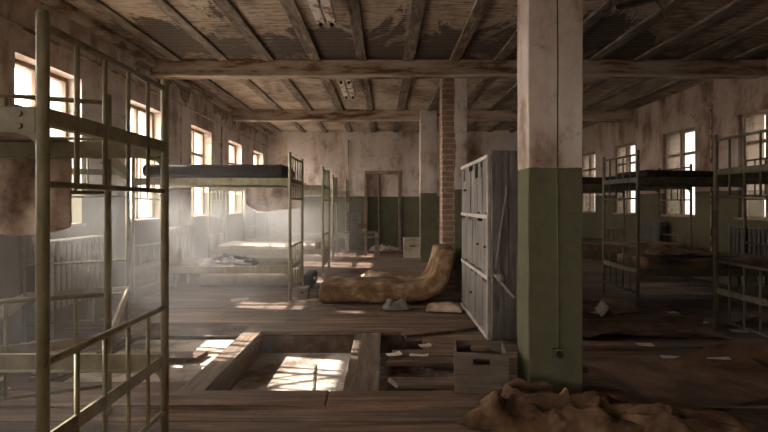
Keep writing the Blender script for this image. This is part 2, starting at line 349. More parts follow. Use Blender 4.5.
# ------------------------------------------------------------------ ceiling
mb = MB(); mb.box(XL - WT, XR + WT, YF - WT, YB + WT + 0.15, ZC, ZC + 0.25); ceil = struct(mb.build('ceiling', M['ceil']))
x = -2.75
while x < 4.9:
    segs = [YF + 0.02] + [v for b in BEAMS for v in b] + [YB - 0.02]
    for a, b in zip(segs[::2], segs[1::2]):
        w = 0.07 + R.uniform(-0.008, 0.012); j = R.uniform(-0.02, 0.02)
        m = MB(); m.box(x - w + j, x + w + j, a + 0.003, b - 0.003, ZC - 0.032 + R.uniform(-.006, .006), ZC - 0.001); m.bev(0.008).build('joist', M['joist'], ceil)
    x += 0.615
k = 1
for a, b in BEAMS:
    m = MB(); m.box(XL, XR, a, b, ZC - 0.22, ZC - 0.001); bo = struct(m.bev(0.012).build('trim_%d' % k, M['beam'])); k += 1
    m = MB(); m.box(XL, XR, a - 0.014, a + 0.02, ZC - 0.23, ZC - 0.195); m.bev(0.006).build('edge_strip', M['lip'], bo)
for nm, xx, s in (('trim_4', XL, 1),):      # cornice strips where the side walls meet the ceiling
    m = MB()
    segs = [YF] + [v for b in BEAMS for v in b] + [YB]
    for a, b in zip(segs[::2], segs[1::2]): m.box(min(xx, xx + s * 0.09), max(xx, xx + s * 0.09), a, b, ZC - 0.11, ZC - 0.001)
    struct(m.bev(0.01).build(nm, M['beam']))

# pillars
PIL = [(0.893, 1.234, 3.1, 3.36, 'pillar'), (0.79, 1.13, 6.8, 7.1, 'brick_pillar'), (0.74, 1.08, 10.2, 10.46, 'pillar')]
for x0, x1, y0, y1, mt in PIL:
    m = MB(); m.box(x0, x1, y0, y1, 0.0, ZC - 0.001)
    bmesh.ops.subdivide_edges(m.bm, edges=[e for e in m.bm.edges if e.calc_length() > 2], cuts=30, use_grid_fill=True)
    for v in m.bm.verts:
        v.co.x += 0.006 * N(v.co, 3, 1); v.co.y += 0.006 * N(v.co, 3, 5)
    struct(m.bev(0.012, 2).build('pillar', M[mt]))

# ------------------------------------------------------------------ floor
HOLES = [(-1.15, -0.27, 3.2, 4.7), (-2.3, -1.32, 3.45, 4.92), (-0.27, 0.2, 3.3, 4.72), (0.2, 0.46, 3.44, 3.72)]
def covered(x, y):
    return any(a <= x <= b and c <= y <= d for a, b, c, d in HOLES)
mb = MB(); cl = mb.bm.loops.layers.float_color.new('tone')
def board(x0, x1, y0, y1, z1, tone, th=0.032, tilt=0.0):
    r = bmesh.ops.create_cube(mb.bm, size=1)['verts']
    for v in r:
        sxx = v.co.x
        v.co = Vector(((x0 + x1) / 2 + v.co.x * (x1 - x0), (y0 + y1) / 2 + v.co.y * (y1 - y0), z1 - th / 2 + v.co.z * th + tilt * sxx))
    for f in {f for v in r for f in v.link_faces}:
        for l in f.loops: l[cl] = (tone[0], tone[1], tone[2], 1)
def fill(x0, x1, y0, y1, z0, z1, mi=2):
    r = bmesh.ops.create_cube(mb.bm, size=1)['verts']
    for v in r: v.co = Vector(((x0 + x1) / 2 + v.co.x * (x1 - x0), (y0 + y1) / 2 + v.co.y * (y1 - y0), (z0 + z1) / 2 + v.co.z * (z1 - z0)))
    for f in {f for v in r for f in v.link_faces}:
        f.material_index = mi
y = YF
while y < YB + WT:
    w = R.uniform(0.15, 0.21); y2 = y + w
    if abs(y2 - 3.2) < 0.12: y2 = 3.2
    if y < 4.7 < y2 + 0.05: y2 = 4.71
    x = XL + R.uniform(-1.5, 0)
    while x < XR:
        x2 = x + R.uniform(1.6, 3.2)
        tone = R.uniform(0.72, 1.25); wm = R.uniform(-0.05, 0.06); tone = (tone * (1 + wm), tone, tone * (1 - wm))
        z1 = R.uniform(-0.006, 0.0)
        spans = [(max(x, XL), min(x2, XR))]
        for a, b, c, d in HOLES:
            if y < d - 0.02 and y2 > c + 0.02:
                ns = []
                for s0, s1 in spans:
                    ja, jb = (R.uniform(-0.0, 0.03), R.uniform(0.0, 0.09)) if b < 0.1 else (R.uniform(0, .03), R.uniform(-0.05, 0.25))
                    if s1 <= a or s0 >= b: ns.append((s0, s1)); continue
                    if s0 < a - 0.02: ns.append((s0, a - ja if a < -1.3 else a))
                    if s1 > b + 0.02: ns.append((b + (jb if b > 0.1 else 0), s1))
                spans = ns
        for s0, s1 in spans:
            if s1 - s0 > 0.03: board(s0 + 0.002, s1 - 0.002, y + 0.003, y2 - 0.003, z1, tone)
        x = x2
    y = y2
# packed fill under the boards, cut around the deep hole; shallow hole keeps its fill higher
DH = (-1.15, 0.36, 3.24, 4.7)
fill(XL, XR, YF, DH[2], -0.3, -0.04); fill(XL, XR, DH[3], YB + WT, -0.3, -0.04)
fill(XL, -2.3, DH[2], DH[3], -0.3, -0.04); fill(-2.3, -1.32, DH[2], DH[3], -0.3, -0.075, 1); fill(DH[1], XR, DH[2], DH[3], -0.3, -0.04)
fill(-2.3, -1.32, DH[3], 4.74, -0.3, -0.05)
fill(DH[0], -0.15, DH[2], DH[3], -0.32, -0.2, 1); fill(-0.15, DH[1], DH[2], DH[3], -0.32, -0.2, 2)
fl = struct(mb.build('floor', [M['board'], M['earth'], M['soil']]))
# joist between the holes and wide loose board across, as parts of the floor
def tonewood(ob, t=1.0):
    ca = ob.data.color_attributes.new('tone', 'FLOAT_COLOR', 'CORNER')
    for d in ca.data: d.color = (t, t * 0.97, t * 0.94, 1)
    return ob
M['board_y'] = per_board('floor_boards_lengthwise', [(0.36, (0.07, 0.046, 0.033)), (0.5, (0.18, 0.13, 0.095)), (0.63, (0.33, 0.26, 0.20))], (6, 0.5, 6), 2.4, 0.65)
m = MB(); m.box(-1.325, -1.15, 3.19, 4.8, -0.21, 0.002); tonewood(m.bev(0.008).build('joist', M['board_y'], fl), 1.15)
m = MB(); m.box(-0.27, -0.03, 3.21, 4.73, -0.055, -0.012); tonewood(m.bev(0.004).build('cross_board', M['board_y'], fl), 1.05)
m = MB(); m.box(XL, -0.35, 2.95, 3.19, -0.02, 0.012); m.box(-0.345, XR, 2.95, 3.19, -0.02, 0.010); tonewood(m.bev(0.006).build('edge_board', M['board'], fl), 1.3)

def loose(x0, x1, y0, y1, z, rz, tone, label, ry=0.0, th=0.028):
    cx, cy = (x0 + x1) / 2, (y0 + y1) / 2; lx, ly = x1 - x0, y1 - y0
    m = MB(); n = 8
    m.box(-lx / 2, lx / 2, -ly / 2, ly / 2, 0, th)
    for v in m.bm.verts:
        if abs(v.co.x) > lx / 2 - 0.01: v.co.x += R.uniform(-0.07, 0.0) * (1 if v.co.x > 0 else -1)
    ob = tonewood(m.bev(0.003).build('loose_board', M['board'] if lx > ly else M['board_y']), tone); ob.location = (cx, cy, z); ob.rotation_euler = (0, ry, rz)
    return tag(ob, label, 'board', None)
loose(0.05, 0.62, 3.92, 4.1, -0.02, 0.05, 1.0, 'short brown plank with two paper scraps beside the broken floor hole', 0.0)
loose(0.0, 0.6, 3.74, 3.9, -0.015, -0.03, 0.85, 'dark plank behind the narrow slit hole in the floor', 0.0)
loose(0.1, 0.95, 4.62, 4.75, 0.004, 0.42, 0.9, 'thin splintered board lying askew near the foot of the lockers', 0.0, 0.02)
loose(0.02, 0.5, 3.27, 3.42, -0.01, 0.02, 1.05, 'broken plank end between the floor slit and the front edge board', 0.0)
loose(-2.15, -1.45, 3.98, 4.16, -0.055, 0.1, 0.9, 'grey plank lying in the shallow hole left of the joist', 0.02)

m = MB(); m.box(-0.35, 0.35, -0.008, 0.008, 0, 0.008); ob = m.build('lath_strip', M['joist']); ob.location = (-0.56, 4.0, -0.198); ob.rotation_euler = (0, 0, 1.68)
tag(ob, 'thin dark lath strip lying across the sunlit patch in the floor hole', 'lath')
# ------------------------------------------------------------------ beds
ZT = 1.83; BL = 1.9; BW = 0.9
def make_bed(BW=0.9, mesh=True, steel='steel'):
    root = thing('bunk_bed', 'x', 'bunk bed')
    S = M[steel]
    for xx in (0, -BL):
        for yy in (0, BW):
            m = MB(); m.tube([(xx, yy, 0.0), (xx, yy, ZT - 0.012), (xx, yy, ZT - 0.003), (xx, yy, ZT)], [0.0195, 0.0195, 0.017, 0.009], 12)
            m.tube([(xx, yy, 0.0), (xx, yy, 0.03)], 0.024, 12)
            m.build('post', S, root)
        for zt, zb in ((1.78, 1.265), (0.68, 0.16)):
            m = MB(); m.tube([(xx, 0.018, zb), (xx, BW - 0.018, zb)], 0.0115, 10); m.build('bottom_rail', S, root)
            m = MB(); m.tube([(xx, 0.018, zt), (xx, BW - 0.018, zt)], 0.0135, 10)
            p = m.build('top_rail', S, root)
            for i in range(1, 5):
                yb = BW * i / 5; b = MB(); b.tube([(xx, yb, zb + 0.008), (xx, yb, zt - 0.01)], 0.0095, 8); b.build('bar', S, p)
    for zr in (1.43, 0.36):
        for yy, s in ((0, 1), (BW, -1)):
            m = MB(); m.box(-BL + 0.02, -0.02, yy - 0.008, yy + 0.008, zr, zr + 0.085); m.box(-BL + 0.02, -0.02, min(yy, yy + s * 0.04), max(yy, yy + s * 0.04), zr, zr + 0.008)
            r = m.bev(0.002).build('side_rail', S, root)
            for xx in (-0.07, -BL + 0.07):
                for zz in (zr + 0.022, zr + 0.062):
                    m = MB(); m.tube([(xx, yy - s * 0.005, zz), (xx, yy - s * 0.018, zz)], 0.011, 8); m.build('bolt', S, r)
        for xx, s in ((0, -1), (-BL, 1)):
            m = MB(); m.box(min(xx - 0.006, xx + 0.006), max(xx - 0.006, xx + 0.006), 0.02, BW - 0.02, zr + 0.03, zr + 0.085); m.box(min(xx, xx + s * 0.04), max(xx, xx + s * 0.04), 0.02, BW - 0.02, zr + 0.03, zr + 0.038)
            m.bev(0.002).build('cross_rail', S, root)
            for yy in (0, BW):      # curved gusset under the rail at the post
                m = MB(); q = 1 if xx == 0 else -1
                pts = [(xx - q * 0.02, zr), (xx - q * 0.02, zr - 0.05), (xx - q * 0.03, zr - 0.025), (xx - q * 0.05, zr - 0.01), (xx - q * 0.09, zr)]
                A = [m.bm.verts.new((a, yy - 0.004, b)) for a, b in pts]; B = [m.bm.verts.new((a, yy + 0.004, b)) for a, b in pts]
                m.bm.faces.new(A); m.bm.faces.new(B[::-1])
                for i in range(5): m.bm.faces.new((A[i], A[(i + 1) % 5], B[(i + 1) % 5], B[i]))
                m.build('gusset', S, root)
        if not mesh: continue
        m = MB()                     # wire mesh
        for i in range(1, 10): m.tube([(-BL + 0.03, BW * i / 10, zr + 0.05), (-BL / 2, BW * i / 10, zr + 0.035), (-0.03, BW * i / 10, zr + 0.05)], 0.0022, 5)
        for i in range(1, 20): m.tube([(-BL * i / 20, 0.02, zr + 0.05), (-BL * i / 20, BW / 2, zr + 0.032), (-BL * i / 20, BW - 0.02, zr + 0.05)], 0.0022, 5)
        m.build('spring_mesh', M['wire'], root)
    return root
BG = 'steel bunk beds of the dormitory'
beds = [  # x, y, rz, label
    (-1.105, 1.62, 0.0, 'nearest olive steel bunk bed at left, with brown blanket over its far rail'),
    (-1.14, 6.06, 0.0, 'olive bunk bed with a dark mattress on top, in mid room at left'),
    (-1.02, 8.35, 0.0, 'left row bunk bed with a brown blanket hanging from its upper rail'),
    (-1.10, 10.75, 0.0, 'left row bunk bed with a bare frame behind the blanket-hung one'),
    (-0.93, 12.2, 0.0, 'last bunk bed of the left row, against the back wall'),
    (3.02, 4.55, math.pi, 'nearest dark bunk bed at the right edge, before the tall right window'),
    (2.96, 6.73, math.pi, 'dark bunk bed in the right row, whole end seen right of the green pillar'),
    (2.92, 8.75, math.pi, 'right row bunk bed partly hidden by the green pillar'),
    (2.95, 11.0, math.pi, 'farthest bunk bed of the right row, behind the green pillar'),
]
bed0 = make_bed(); bare0 = make_bed(mesh=False); shaded0 = make_bed(steel='steel_shaded')
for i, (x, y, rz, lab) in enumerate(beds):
    src = bare0 if i == 0 else shaded0 if i > 4 else bed0
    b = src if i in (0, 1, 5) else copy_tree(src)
    b.location = (x, y, 0); b.rotation_euler = (0, 0, rz); b['label'] = lab; b['group'] = BG
b = make_bed(0.8, False); ang = math.radians(24)       # stands askew, one end towards the viewer
b.rotation_euler = (0, 0, -math.pi / 2 + ang); b.location = (-1.585 - 0.8 * math.cos(ang), 2.87 - 0.8 * math.sin(ang), 0)
b['label'] = 'bare pale bunk bed standing askew under the nearest left window'; b['group'] = BG
# ------------------------------------------------------------------ mattresses and cloth
def sweep_mattress(name, path, y0, y1, th, mat, label, cat, seed=0, lump=0.02, nu=44, nv=22, loc=(0, 0, 0), rz=0.0, group=None, lift=0.0):
    P = [Vector((a, 0, b)) for a, b in path]
    seg = [0]
    for a, b in zip(P, P[1:]): seg.append(seg[-1] + (b - a).length)
    L = seg[-1]
    def at(s):
        s = max(0, min(L, s))
        for i in range(len(P) - 1):
            if s <= seg[i + 1] + 1e-9:
                k = (s - seg[i]) / max(1e-6, seg[i + 1] - seg[i]); return P[i].lerp(P[i + 1], k)
        return P[-1]
    def atS(s): return (at(s - 0.09) + at(s) + at(s + 0.09)) / 3
    def fn(u, v):
        # closed cross section: v around (superellipse in width x thickness), u along
        e = min(u, 1 - u) * L
        taper = min(1.0, max(0.0, 1 - (1 - min(1, e / (th * 0.3))) ** 3.5) + 0.02)
        p = atS(u * L); d = (atS(u * L + 0.03) - atS(u * L - 0.03)).normalized(); n = Vector((-d.z, 0, d.x))
        a = 2 * math.pi * v; c, s_ = math.cos(a), math.sin(a)
        ex = 0.22
        w = math.copysign(abs(c) ** ex, c); h = math.copysign(abs(s_) ** 0.5, s_)
        yy = (y0 + y1) / 2 + w * (y1 - y0) / 2 * (0.97 + 0.03 * taper)
        q = Vector((p.x, yy, p.z)) + n * (h * th / 2 * taper)
        q = q + n * (lump * (N(q, 3.2, seed) + 0.5 * N(q, 8, seed + 3)) * (1 if h > -0.3 else 0.15))
        q.y += 0.5 * lump * N(q, 2.5, seed + 9)
        return q
    m = MB(); V = []
    for i in range(nu + 1): V.append([m.bm.verts.new(fn(i / nu, j / nv)) for j in range(nv)])
    for i in range(nu):
        for j in range(nv): m.bm.faces.new((V[i][j], V[i + 1][j], V[i + 1][(j + 1) % nv], V[i][(j + 1) % nv]))
    m.bm.faces.new(V[0]); m.bm.faces.new(V[-1][::-1])
    ob = m.build(name, mat, smooth=True, sub=1); ob.location = loc; ob.rotation_euler = (0, 0, rz)
    return tag(ob, label, cat, group)
def lin(x0, x1, z, n=12, sag=0.0): return [(x0 + (x1 - x0) * i / n, z - sag * math.sin(math.pi * i / n)) for i in range(n + 1)]
sweep_mattress('mattress', lin(-3.0, -1.19, 1.61, sag=0.01), 6.09, 6.93, 0.17, M['dark_cloth'], 'flat dark brown mattress on the upper bunk in mid room at left', 'mattress', 2, 0.012)
sweep_mattress('mattress', lin(-2.7, -1.25, 0.105), 7.15, 7.85, 0.18, M['pale_cloth'], 'pale stained mattress lying on the floor behind the mid room bunk', 'mattress', 5, 0.02)
sweep_mattress('mattress', lin(-2.85, -1.1, 0.47, sag=0.02), 8.4, 9.2, 0.12, M['pale_cloth'], 'pale mattress on the lower bunk of the blanket-hung bed', 'mattress', 6, 0.02)
sweep_mattress('mattress', lin(-2.85, -1.2, 1.56, sag=0.02), 10.8, 11.6, 0.12, M['tan_cloth'], 'tan mattress on the upper bunk of the fourth left row bed', 'mattress', 7, 0.015)
sweep_mattress('mattress', lin(3.05, 4.8, 1.565, sag=0.02), 5.88, 6.68, 0.10, M['dark_cloth'], 'thin mattress on the right row upper bunk beside the green pillar', 'mattress', 9, 0.012)
sweep_mattress('mattress', lin(3.05, 4.8, 0.49, sag=0.02), 5.88, 6.68, 0.14, M['rag'], 'brown mattress on the right row lower bunk beside the green pillar', 'mattress', 10, 0.02)
sweep_mattress('mattress', lin(3.0, 4.75, 1.58, sag=0.02), 7.9, 8.7, 0.13, M['dark_cloth'], 'dark mattress on the right row upper bunk half hidden by the pillar', 'mattress', 11, 0.012)
sweep_mattress('mattress', lin(3.0, 4.75, 0.5, sag=0.02), 7.9, 8.7, 0.15, M['rag'], 'brown mattress on the right row lower bunk half hidden by the pillar', 'mattress', 12, 0.02)
# the bent mattress on the floor, curling up against the brick pillar
pth = [(-0.82 + 0.1 * i, 0.13) for i in range(12)] + [(0.38, 0.135), (0.50, 0.15), (0.61, 0.21), (0.69, 0.32), (0.73, 0.45), (0.755, 0.58), (0.76, 0.71)]
sweep_mattress('mattress', pth, 5.94, 6.7, 0.25, M['brown_cloth'], 'big brown mattress on the floor, bent upright against the brick pillar', 'mattress', 14, 0.035, 56, 26)

def cloth(name, fn, nu, nv, mat, label, cat, solid=0.006, group=None, sub=1):
    m = MB(); m.grid(fn, nu, nv); return tag(m.build(name, mat, smooth=True, solid=solid, sub=sub), label, cat, group)
# blanket over the nearest bed's far rail (hangs on both sides of the rail)
def f_blA(u, v):
    x = -2.6 + 1.0 * u; yr, zr = 2.52, 1.53
    s = -0.30 + v * (0.30 + 0.47 + 0.02 * math.sin(3 * u) + 0.02 * math.sin(9 * u + 1))
    w = 0.02 * N((x, s, 0), 4, 3) + 0.012 * math.sin(x * 17 + s * 3)
    if s < -0.03: return Vector((x, yr - 0.03 + s * 0.9, zr + 0.006 - 0.02 + 0.03 * N((x, s, 0), 4, 8) * min(1, (-s) * 5) ))
    if s < 0.03: a = (s + 0.03) / 0.06 * math.pi / 2; return Vector((x, yr - 0.03 + 0.055 * math.sin(a), zr - 0.01 + 0.006 + 0.016 * math.cos(a) - 0.012))
    return Vector((x, yr + 0.03 + (abs(w) + 0.01 * s), zr - s + 0.01))
cloth('blanket', f_blA, 30, 30, M['tan_cloth'], 'stained pinkish brown blanket hanging over the far rail of the nearest bunk', 'blanket')
def f_blE(u, v):
    x = -2.3 + 0.98 * u; yr, zr = 8.35, 1.535
    s = -0.35 + v * (0.35 + 0.36 + 0.13 * math.sin(math.pi * u) + 0.03 * math.sin(8 * u))
    w = 0.03 * N((x, s, 0), 3, 6) + 0.02 * math.sin(x * 13 + s * 2)
    if s < 0: return Vector((x, yr + 0.03 - s * 0.9, zr - 0.0 + 0.02 * N((x, s, 0), 4, 2) * min(1, -s * 6)))
    if s < 0.05: a = s / 0.05 * math.pi / 2; return Vector((x, yr + 0.03 - 0.065 * math.sin(a), zr - 0.03 + 0.03 * math.cos(a)))
    return Vector((x, yr - 0.035 - abs(w), zr - s + 0.02))
cloth('blanket', f_blE, 30, 26, M['tan_cloth'], 'brown stained blanket sagging from an upper rail in the left row', 'blanket')
def heap(name, cx, cy, rx, ry, h, mat, label, cat, seed, z0=0.005, nu=64, nv=30, rz=0.0, ridge=1.0, solid=0.006):
    # crumpled cloth: heap with folded ridges and an uneven outline, laid on what carries it
    def fn(u, v):
        a = 2 * math.pi * u; r = v
        k = 1 + 0.22 * N((math.cos(a) * 1.6, math.sin(a) * 1.6, 0), 1.0, seed) + 0.07 * math.sin(5 * a + seed)
        x, y = math.cos(a) * r * rx * k, math.sin(a) * r * ry * k
        q = (x, y, 0)
        wx = x + 0.10 * N(q, 4, seed + 2); wy = y + 0.10 * N(q, 4, seed + 5)
        w3 = (wx, wy * 1.5, 0)
        f1, f2, f3 = (1 - min(1, abs(N(w3, k_, seed + k_)) * 3.2) for k_ in (3.6, 7.5, 15))
        big = 0.35 + 0.65 * max(0, min(1, 0.5 + 1.1 * N(q, 1.3 / max(rx, ry), seed + 8)))
        edge = min(1.0, (1 - r) * 2.6)
        z = h * edge ** 0.7 * big * (0.24 + ridge * (0.42 * f1 ** 1.3 + 0.26 * f2 ** 1.3 + 0.10 * f3))
        y -= 0.35 * z * (f1 - 0.3)
        x += 0.1 * rx * N(q, 4 / rx, seed + 11); y += 0.1 * ry * N(q, 4 / rx, seed + 12)
        c, s = math.cos(rz), math.sin(rz)
        return Vector((cx + x * c - y * s, cy + x * s + y * c, z0 + max(0, z) + 0.012 * max(0, N(q, 9, seed)) ))
    m = MB(); c0 = None
    V = [[m.bm.verts.new(fn(i / nu, (j + 0.02) / (nv + 0.02))) for j in range(nv + 1)] for i in range(nu)]
    for i in range(nu):
        A, B = V[i], V[(i + 1) % nu]
        for j in range(nv): m.bm.faces.new((A[j], B[j], B[j + 1], A[j + 1]))
    m.bm.faces.new([V[i][0] for i in range(nu)])
    return tag(m.build(name, mat, smooth=True, solid=solid, sub=1), label, cat)
heap('rag_pile', 1.06, 2.78, 0.60, 0.27, 0.25, M['rag'], 'crumpled brown canvas rags heaped on the floor before the green pillar', 'rags', 3.0, nu=110, nv=44)
heap('canvas_sheet', 1.55, 2.72, 0.46, 0.2, 0.16, M['rag'], 'crumpled brown sheet spreading right of the rags before the pillar', 'cloth', 8.0, nu=90, nv=36)
heap('blanket', -2.0, 6.5, 0.40, 0.30, 0.16, M['dark_cloth'], 'dark twisted blanket heaped on the lower bunk at left', 'blanket', 5.0, z0=0.415)
heap('cloth_bundle', 0.14, 5.72, 0.17, 0.11, 0.16, M['grey_cloth'], 'grey crumpled bundle in front of the bent brown mattress', 'cloth', 6.0, nu=48, nv=20)
def pillow(x, y, z, lx, ly, h, rz, mat, label, seed):
    m = MB()
    bmesh.ops.create_grid(m.bm, x_segments=18, y_segments=14, size=1)
    top = m.bm.verts[:]
    for v in top:
        u, w = v.co.x, v.co.y; e = max(0, (1 - u ** 4)) ** 0.5 * max(0, (1 - w ** 4)) ** 0.5
        v.co = Vector((u * lx / 2 * (1 - 0.05 * w * w), w * ly / 2 * (1 - 0.05 * u * u), 0.012 + h * e * (0.8 + 0.3 * N((u, w, 0), 2, seed))))
    r = bmesh.ops.duplicate(m.bm, geom=m.bm.faces[:])
    for g in r['geom']:
        if isinstance(g, bmesh.types.BMVert): g.co.z = 0.012 - (g.co.z - 0.012) * 0.12
    bmesh.ops.remove_doubles(m.bm, verts=m.bm.verts[:], dist=0.003)
    ob = m.build('pillow', mat, smooth=True, sub=1); ob.location = (x, y, z); ob.rotation_euler = (0, 0, rz)
    return tag(ob, label, 'pillow')
pillow(0.68, 5.62, 0.003, 0.42, 0.3, 0.085, -0.15, M['tan_cloth'], 'flat grey pillow on the floor by the foot of the lockers', 2)
pillow(3.55, 6.25, 0.565, 0.5, 0.34, 0.09, 0.3, M['rag'], 'small brown pillow on the right row lower bunk', 4)

# ------------------------------------------------------------------ lockers
LX0, LX1, LY0, LY1, LH = 0.92, 1.27, 4.4, 5.9, 1.64
t = thing('locker_bank', 'grey wooden locker bank of three tiers standing behind the green pillar', 'lockers', (LX0, LY0, 0))
LW = LY1 - LY0; LD = LX1 - LX0
m = MB(); m.box(0.02, LD, 0, 0.02, 0, LH); m.box(0.02, LD, LW - 0.02, LW, 0, LH); m.box(0.02, LD, 0.02, LW - 0.02, LH - 0.02, LH); m.box(0.02, LD, 0.02, LW - 0.02, 0, 0.05); m.box(LD - 0.012, LD, 0.02, LW - 0.02, 0.05, LH - 0.02)
for z in (0.545, 1.085): m.box(0.02, LD - 0.012, 0.02, LW - 0.02, z - 0.01, z + 0.01)
for k in (1, 2, 3): m.box(0.03, LD - 0.012, k * LW / 4 - 0.008, k * LW / 4 + 0.008, 0.05, LH - 0.02)
m.bev(0.003).build('carcass', M['grey_wood'], t)
for q, z in enumerate((0.02, 0.545, 1.085, LH - 0.02)):
    m = MB(); m.box(-0.014, 0.02, 0.0, LW, z - 0.018, z + 0.018); m.bev(0.003).build('batten', M['batten'], t)
m = MB(); m.box(-0.012, 0.02, 0.0, 0.03, 0.04, LH - 0.038); m.bev(0.003).build('batten', M['batten'], t)
for c in range(4):
    for r, (z0, z1) in enumerate(((0.04, 0.525), (0.565, 1.065), (1.105, LH - 0.04))):
        y0, y1 = c * LW / 4 + (0.034 if c == 0 else 0.006), (c + 1) * LW / 4 - 0.006
        m = MB(); n = 3
        for i in range(n):
            a = y0 + (y1 - y0) * i / n; b = y0 + (y1 - y0) * (i + 1) / n
            zz1 = z1 - (R.choice((0.0, 0.0, 0.0, 0.05, 0.14)) if r == 2 else R.choice((0, 0, 0.03)))
            m.box(-0.004 + R.uniform(-.004, .004), 0.018, a + 0.003, b - 0.003, z0 + R.choice((0, 0, 0.02)), zz1)
        ang = 0.0
        d = m.bev(0.002).build('door', M['grey_wood'], t)
        if (c, r) in ((0, 1), (1, 1), (2, 0), (3, 2)):
            kb = MB(); kb.tube([(-0.004, y0 + 0.05, (z0 + z1) / 2), (-0.02, y0 + 0.05, (z0 + z1) / 2), (-0.03, y0 + 0.05, (z0 + z1) / 2)], [0.006, 0.012, 0.006], 10); kb.build('knob', M['black'], d)
# grey door panel leaning on the near side of the lockers, with braces and knob
t = thing('door_panel', 'grey plank door with a slanted brace, propped against the near side of the lockers', 'door', (1.08, 4.31, 0), 0)
m = MB()
for i in range(2):
    m.box(-0.145 + i * 0.145 + 0.002, -0.145 + (i + 1) * 0.145 - 0.002, 0.03, 0.055, 0.03, 1.665)
m.bev(0.003).build('planks', M['grey_wood'], t)
m = MB(); Mx = Matrix.Translation((-0.06, 0.016, 1.0)) @ Matrix.Rotation(math.radians(8), 4, 'Y'); m.box(-0.012, 0.012, -0.01, 0.012, -0.36, 0.36, 0, Mx); m.bev(0.003).build('brace', M['grey_wood'], t)
m = MB(); Mx = Matrix.Translation((-0.04, 0.012, 0.49)) @ Matrix.Rotation(math.radians(-40), 4, 'Y'); m.box(-0.010, 0.010, -0.012, 0.012, -0.13, 0.13, 0, Mx); m.bev(0.003).build('brace', M['batten'], t)
m = MB(); bmesh.ops.create_uvsphere(m.bm, u_segments=16, v_segments=10, radius=0.038, matrix=Matrix.Translation((-0.075, -0.005, 0.565)) @ Matrix.Diagonal((1, 0.9, 1.15, 1)))
m.build('knob', M['grey_wood'], t, smooth=True)

# ------------------------------------------------------------------ wooden crate beside the pillar
t = thing('wooden_crate', 'open wooden crate with a hand hole on the floor beside the green pillar', 'crate', (0.61, 3.13, 0.012), -0.13)
cw, cd, ch = 0.335, 0.33, 0.25
m = MB(); hx, hz0, hz1 = 0.053, 0.178, 0.216
def front(yy0, yy1):
    m = MB()
    m.box(-cw / 2, cw / 2, yy0, yy1, 0, 0.123); m.box(-cw / 2, cw / 2, yy0, yy1, 0.127, hz0); m.box(-cw / 2, cw / 2, yy0, yy1, hz1, ch)
    m.box(-cw / 2, -hx, yy0, yy1, hz0, hz1); m.box(hx, cw / 2, yy0, yy1, hz0, hz1); return m
front(0, 0.018).build('end_panel', M['crate_wood'], t); front(cd - 0.018, cd).build('end_panel', M['crate_wood'], t)
for s in (-1, 1):
    m = MB(); a, b = sorted((s * cw / 2, s * (cw / 2 - 0.015)))
    m.box(a, b, 0.018, cd - 0.018, 0.01, 0.123); m.box(a, b, 0.018, cd - 0.018, 0.127, ch); m.bev(0.002).build('side_panel', M['crate_wood'], t)
m = MB(); m.box(-cw / 2 + 0.015, cw / 2 - 0.015, 0.018, cd - 0.018, 0.005, 0.02); m.build('bottom', M['crate_wood'], t)

# ------------------------------------------------------------------ socket and conduit on the pillar
t = thing('power_socket', 'square socket plate with black round outlet low on the green pillar', 'socket', (1.075, 3.1, 0.276))
m = MB(); m.box(-0.034, 0.034, -0.028, -0.0005, -0.034, 0.034); m.bev(0.005, 2).build('plate', M['pillar'], t)
m = MB(); m.tube([(0.003, -0.027, 0), (0.003, -0.04, 0)], 0.021, 20); m.build('outlet', M['black'], t)
m = MB(); m.tube([(0, -0.012, 0.033), (0.0, -0.012, 0.6), (-0.004, -0.012, 1.15)], 0.007, 8)
m.build('conduit', M['pillar'], t)
m = MB(); m.tube([(1.071, 3.09, 1.43), (1.074, 3.089, 2.0), (1.07, 3.09, 2.6), (1.073, 3.09, 2.9)], 0.0035, 6)
tag(m.build('cable', M['black']), 'dark cable running up the pale upper half of the front pillar', 'cable')

# ------------------------------------------------------------------ ceiling lamps
def lamp(y0, y1, label, drop, xc=-0.57, tilt=0.0):
    t = thing('ceiling_lamp', label, 'lamp', (xc, (y0 + y1) / 2, ZC - 0.041), 0, 'rusty strip lamps under the ceiling')
    L = y1 - y0
    for s in (-1, 1):
        m = MB(); m.box(s * 0.055 - 0.045, s * 0.055 + 0.045, -L / 2, L / 2, -drop - 0.05, -drop)
        m.bev(0.012, 2)
        m.build('tray', M['enamel'], t)
        for q in (-L / 2 + 0.02, L / 2 - 0.02):
            m = MB(); m.tube([(s * 0.055, q, -drop - 0.05), (s * 0.055, q, -drop - 0.085)], [0.02, 0.015], 10); m.build('lamp_holder', M['black'], t)
    m = MB(); m.box(-0.02, 0.02, -L / 2 + 0.05, L / 2 - 0.05, -drop - 0.012, -drop + 0.02); m.build('spine', M['enamel'], t)
    for q in (-L * 0.33, L * 0.33):
        m = MB(); m.tube([(0, q, -drop), (0, q, 0.0)], 0.004, 6); m.build('hanger', M['black'], t)
lamp(3.75, 4.95, 'nearer white rusty double strip lamp hanging from the ceiling', 0.06)
lamp(7.25, 8.3, 'farther white rusty double strip lamp behind the nearer ceiling beam', 0.06)
t = thing('ceiling_lamp', 'broken dark lamp frame dangling under the ceiling right of the green pillar', 'lamp', (2.2, 4.45, ZC), 0)
m = MB(); m.box(-0.2, 0.26, -0.04, 0.04, -0.17, -0.13, 0, Matrix.Rotation(math.radians(-14), 4, 'Y')); m.bev(0.006).build('tray', M['wire'], t)
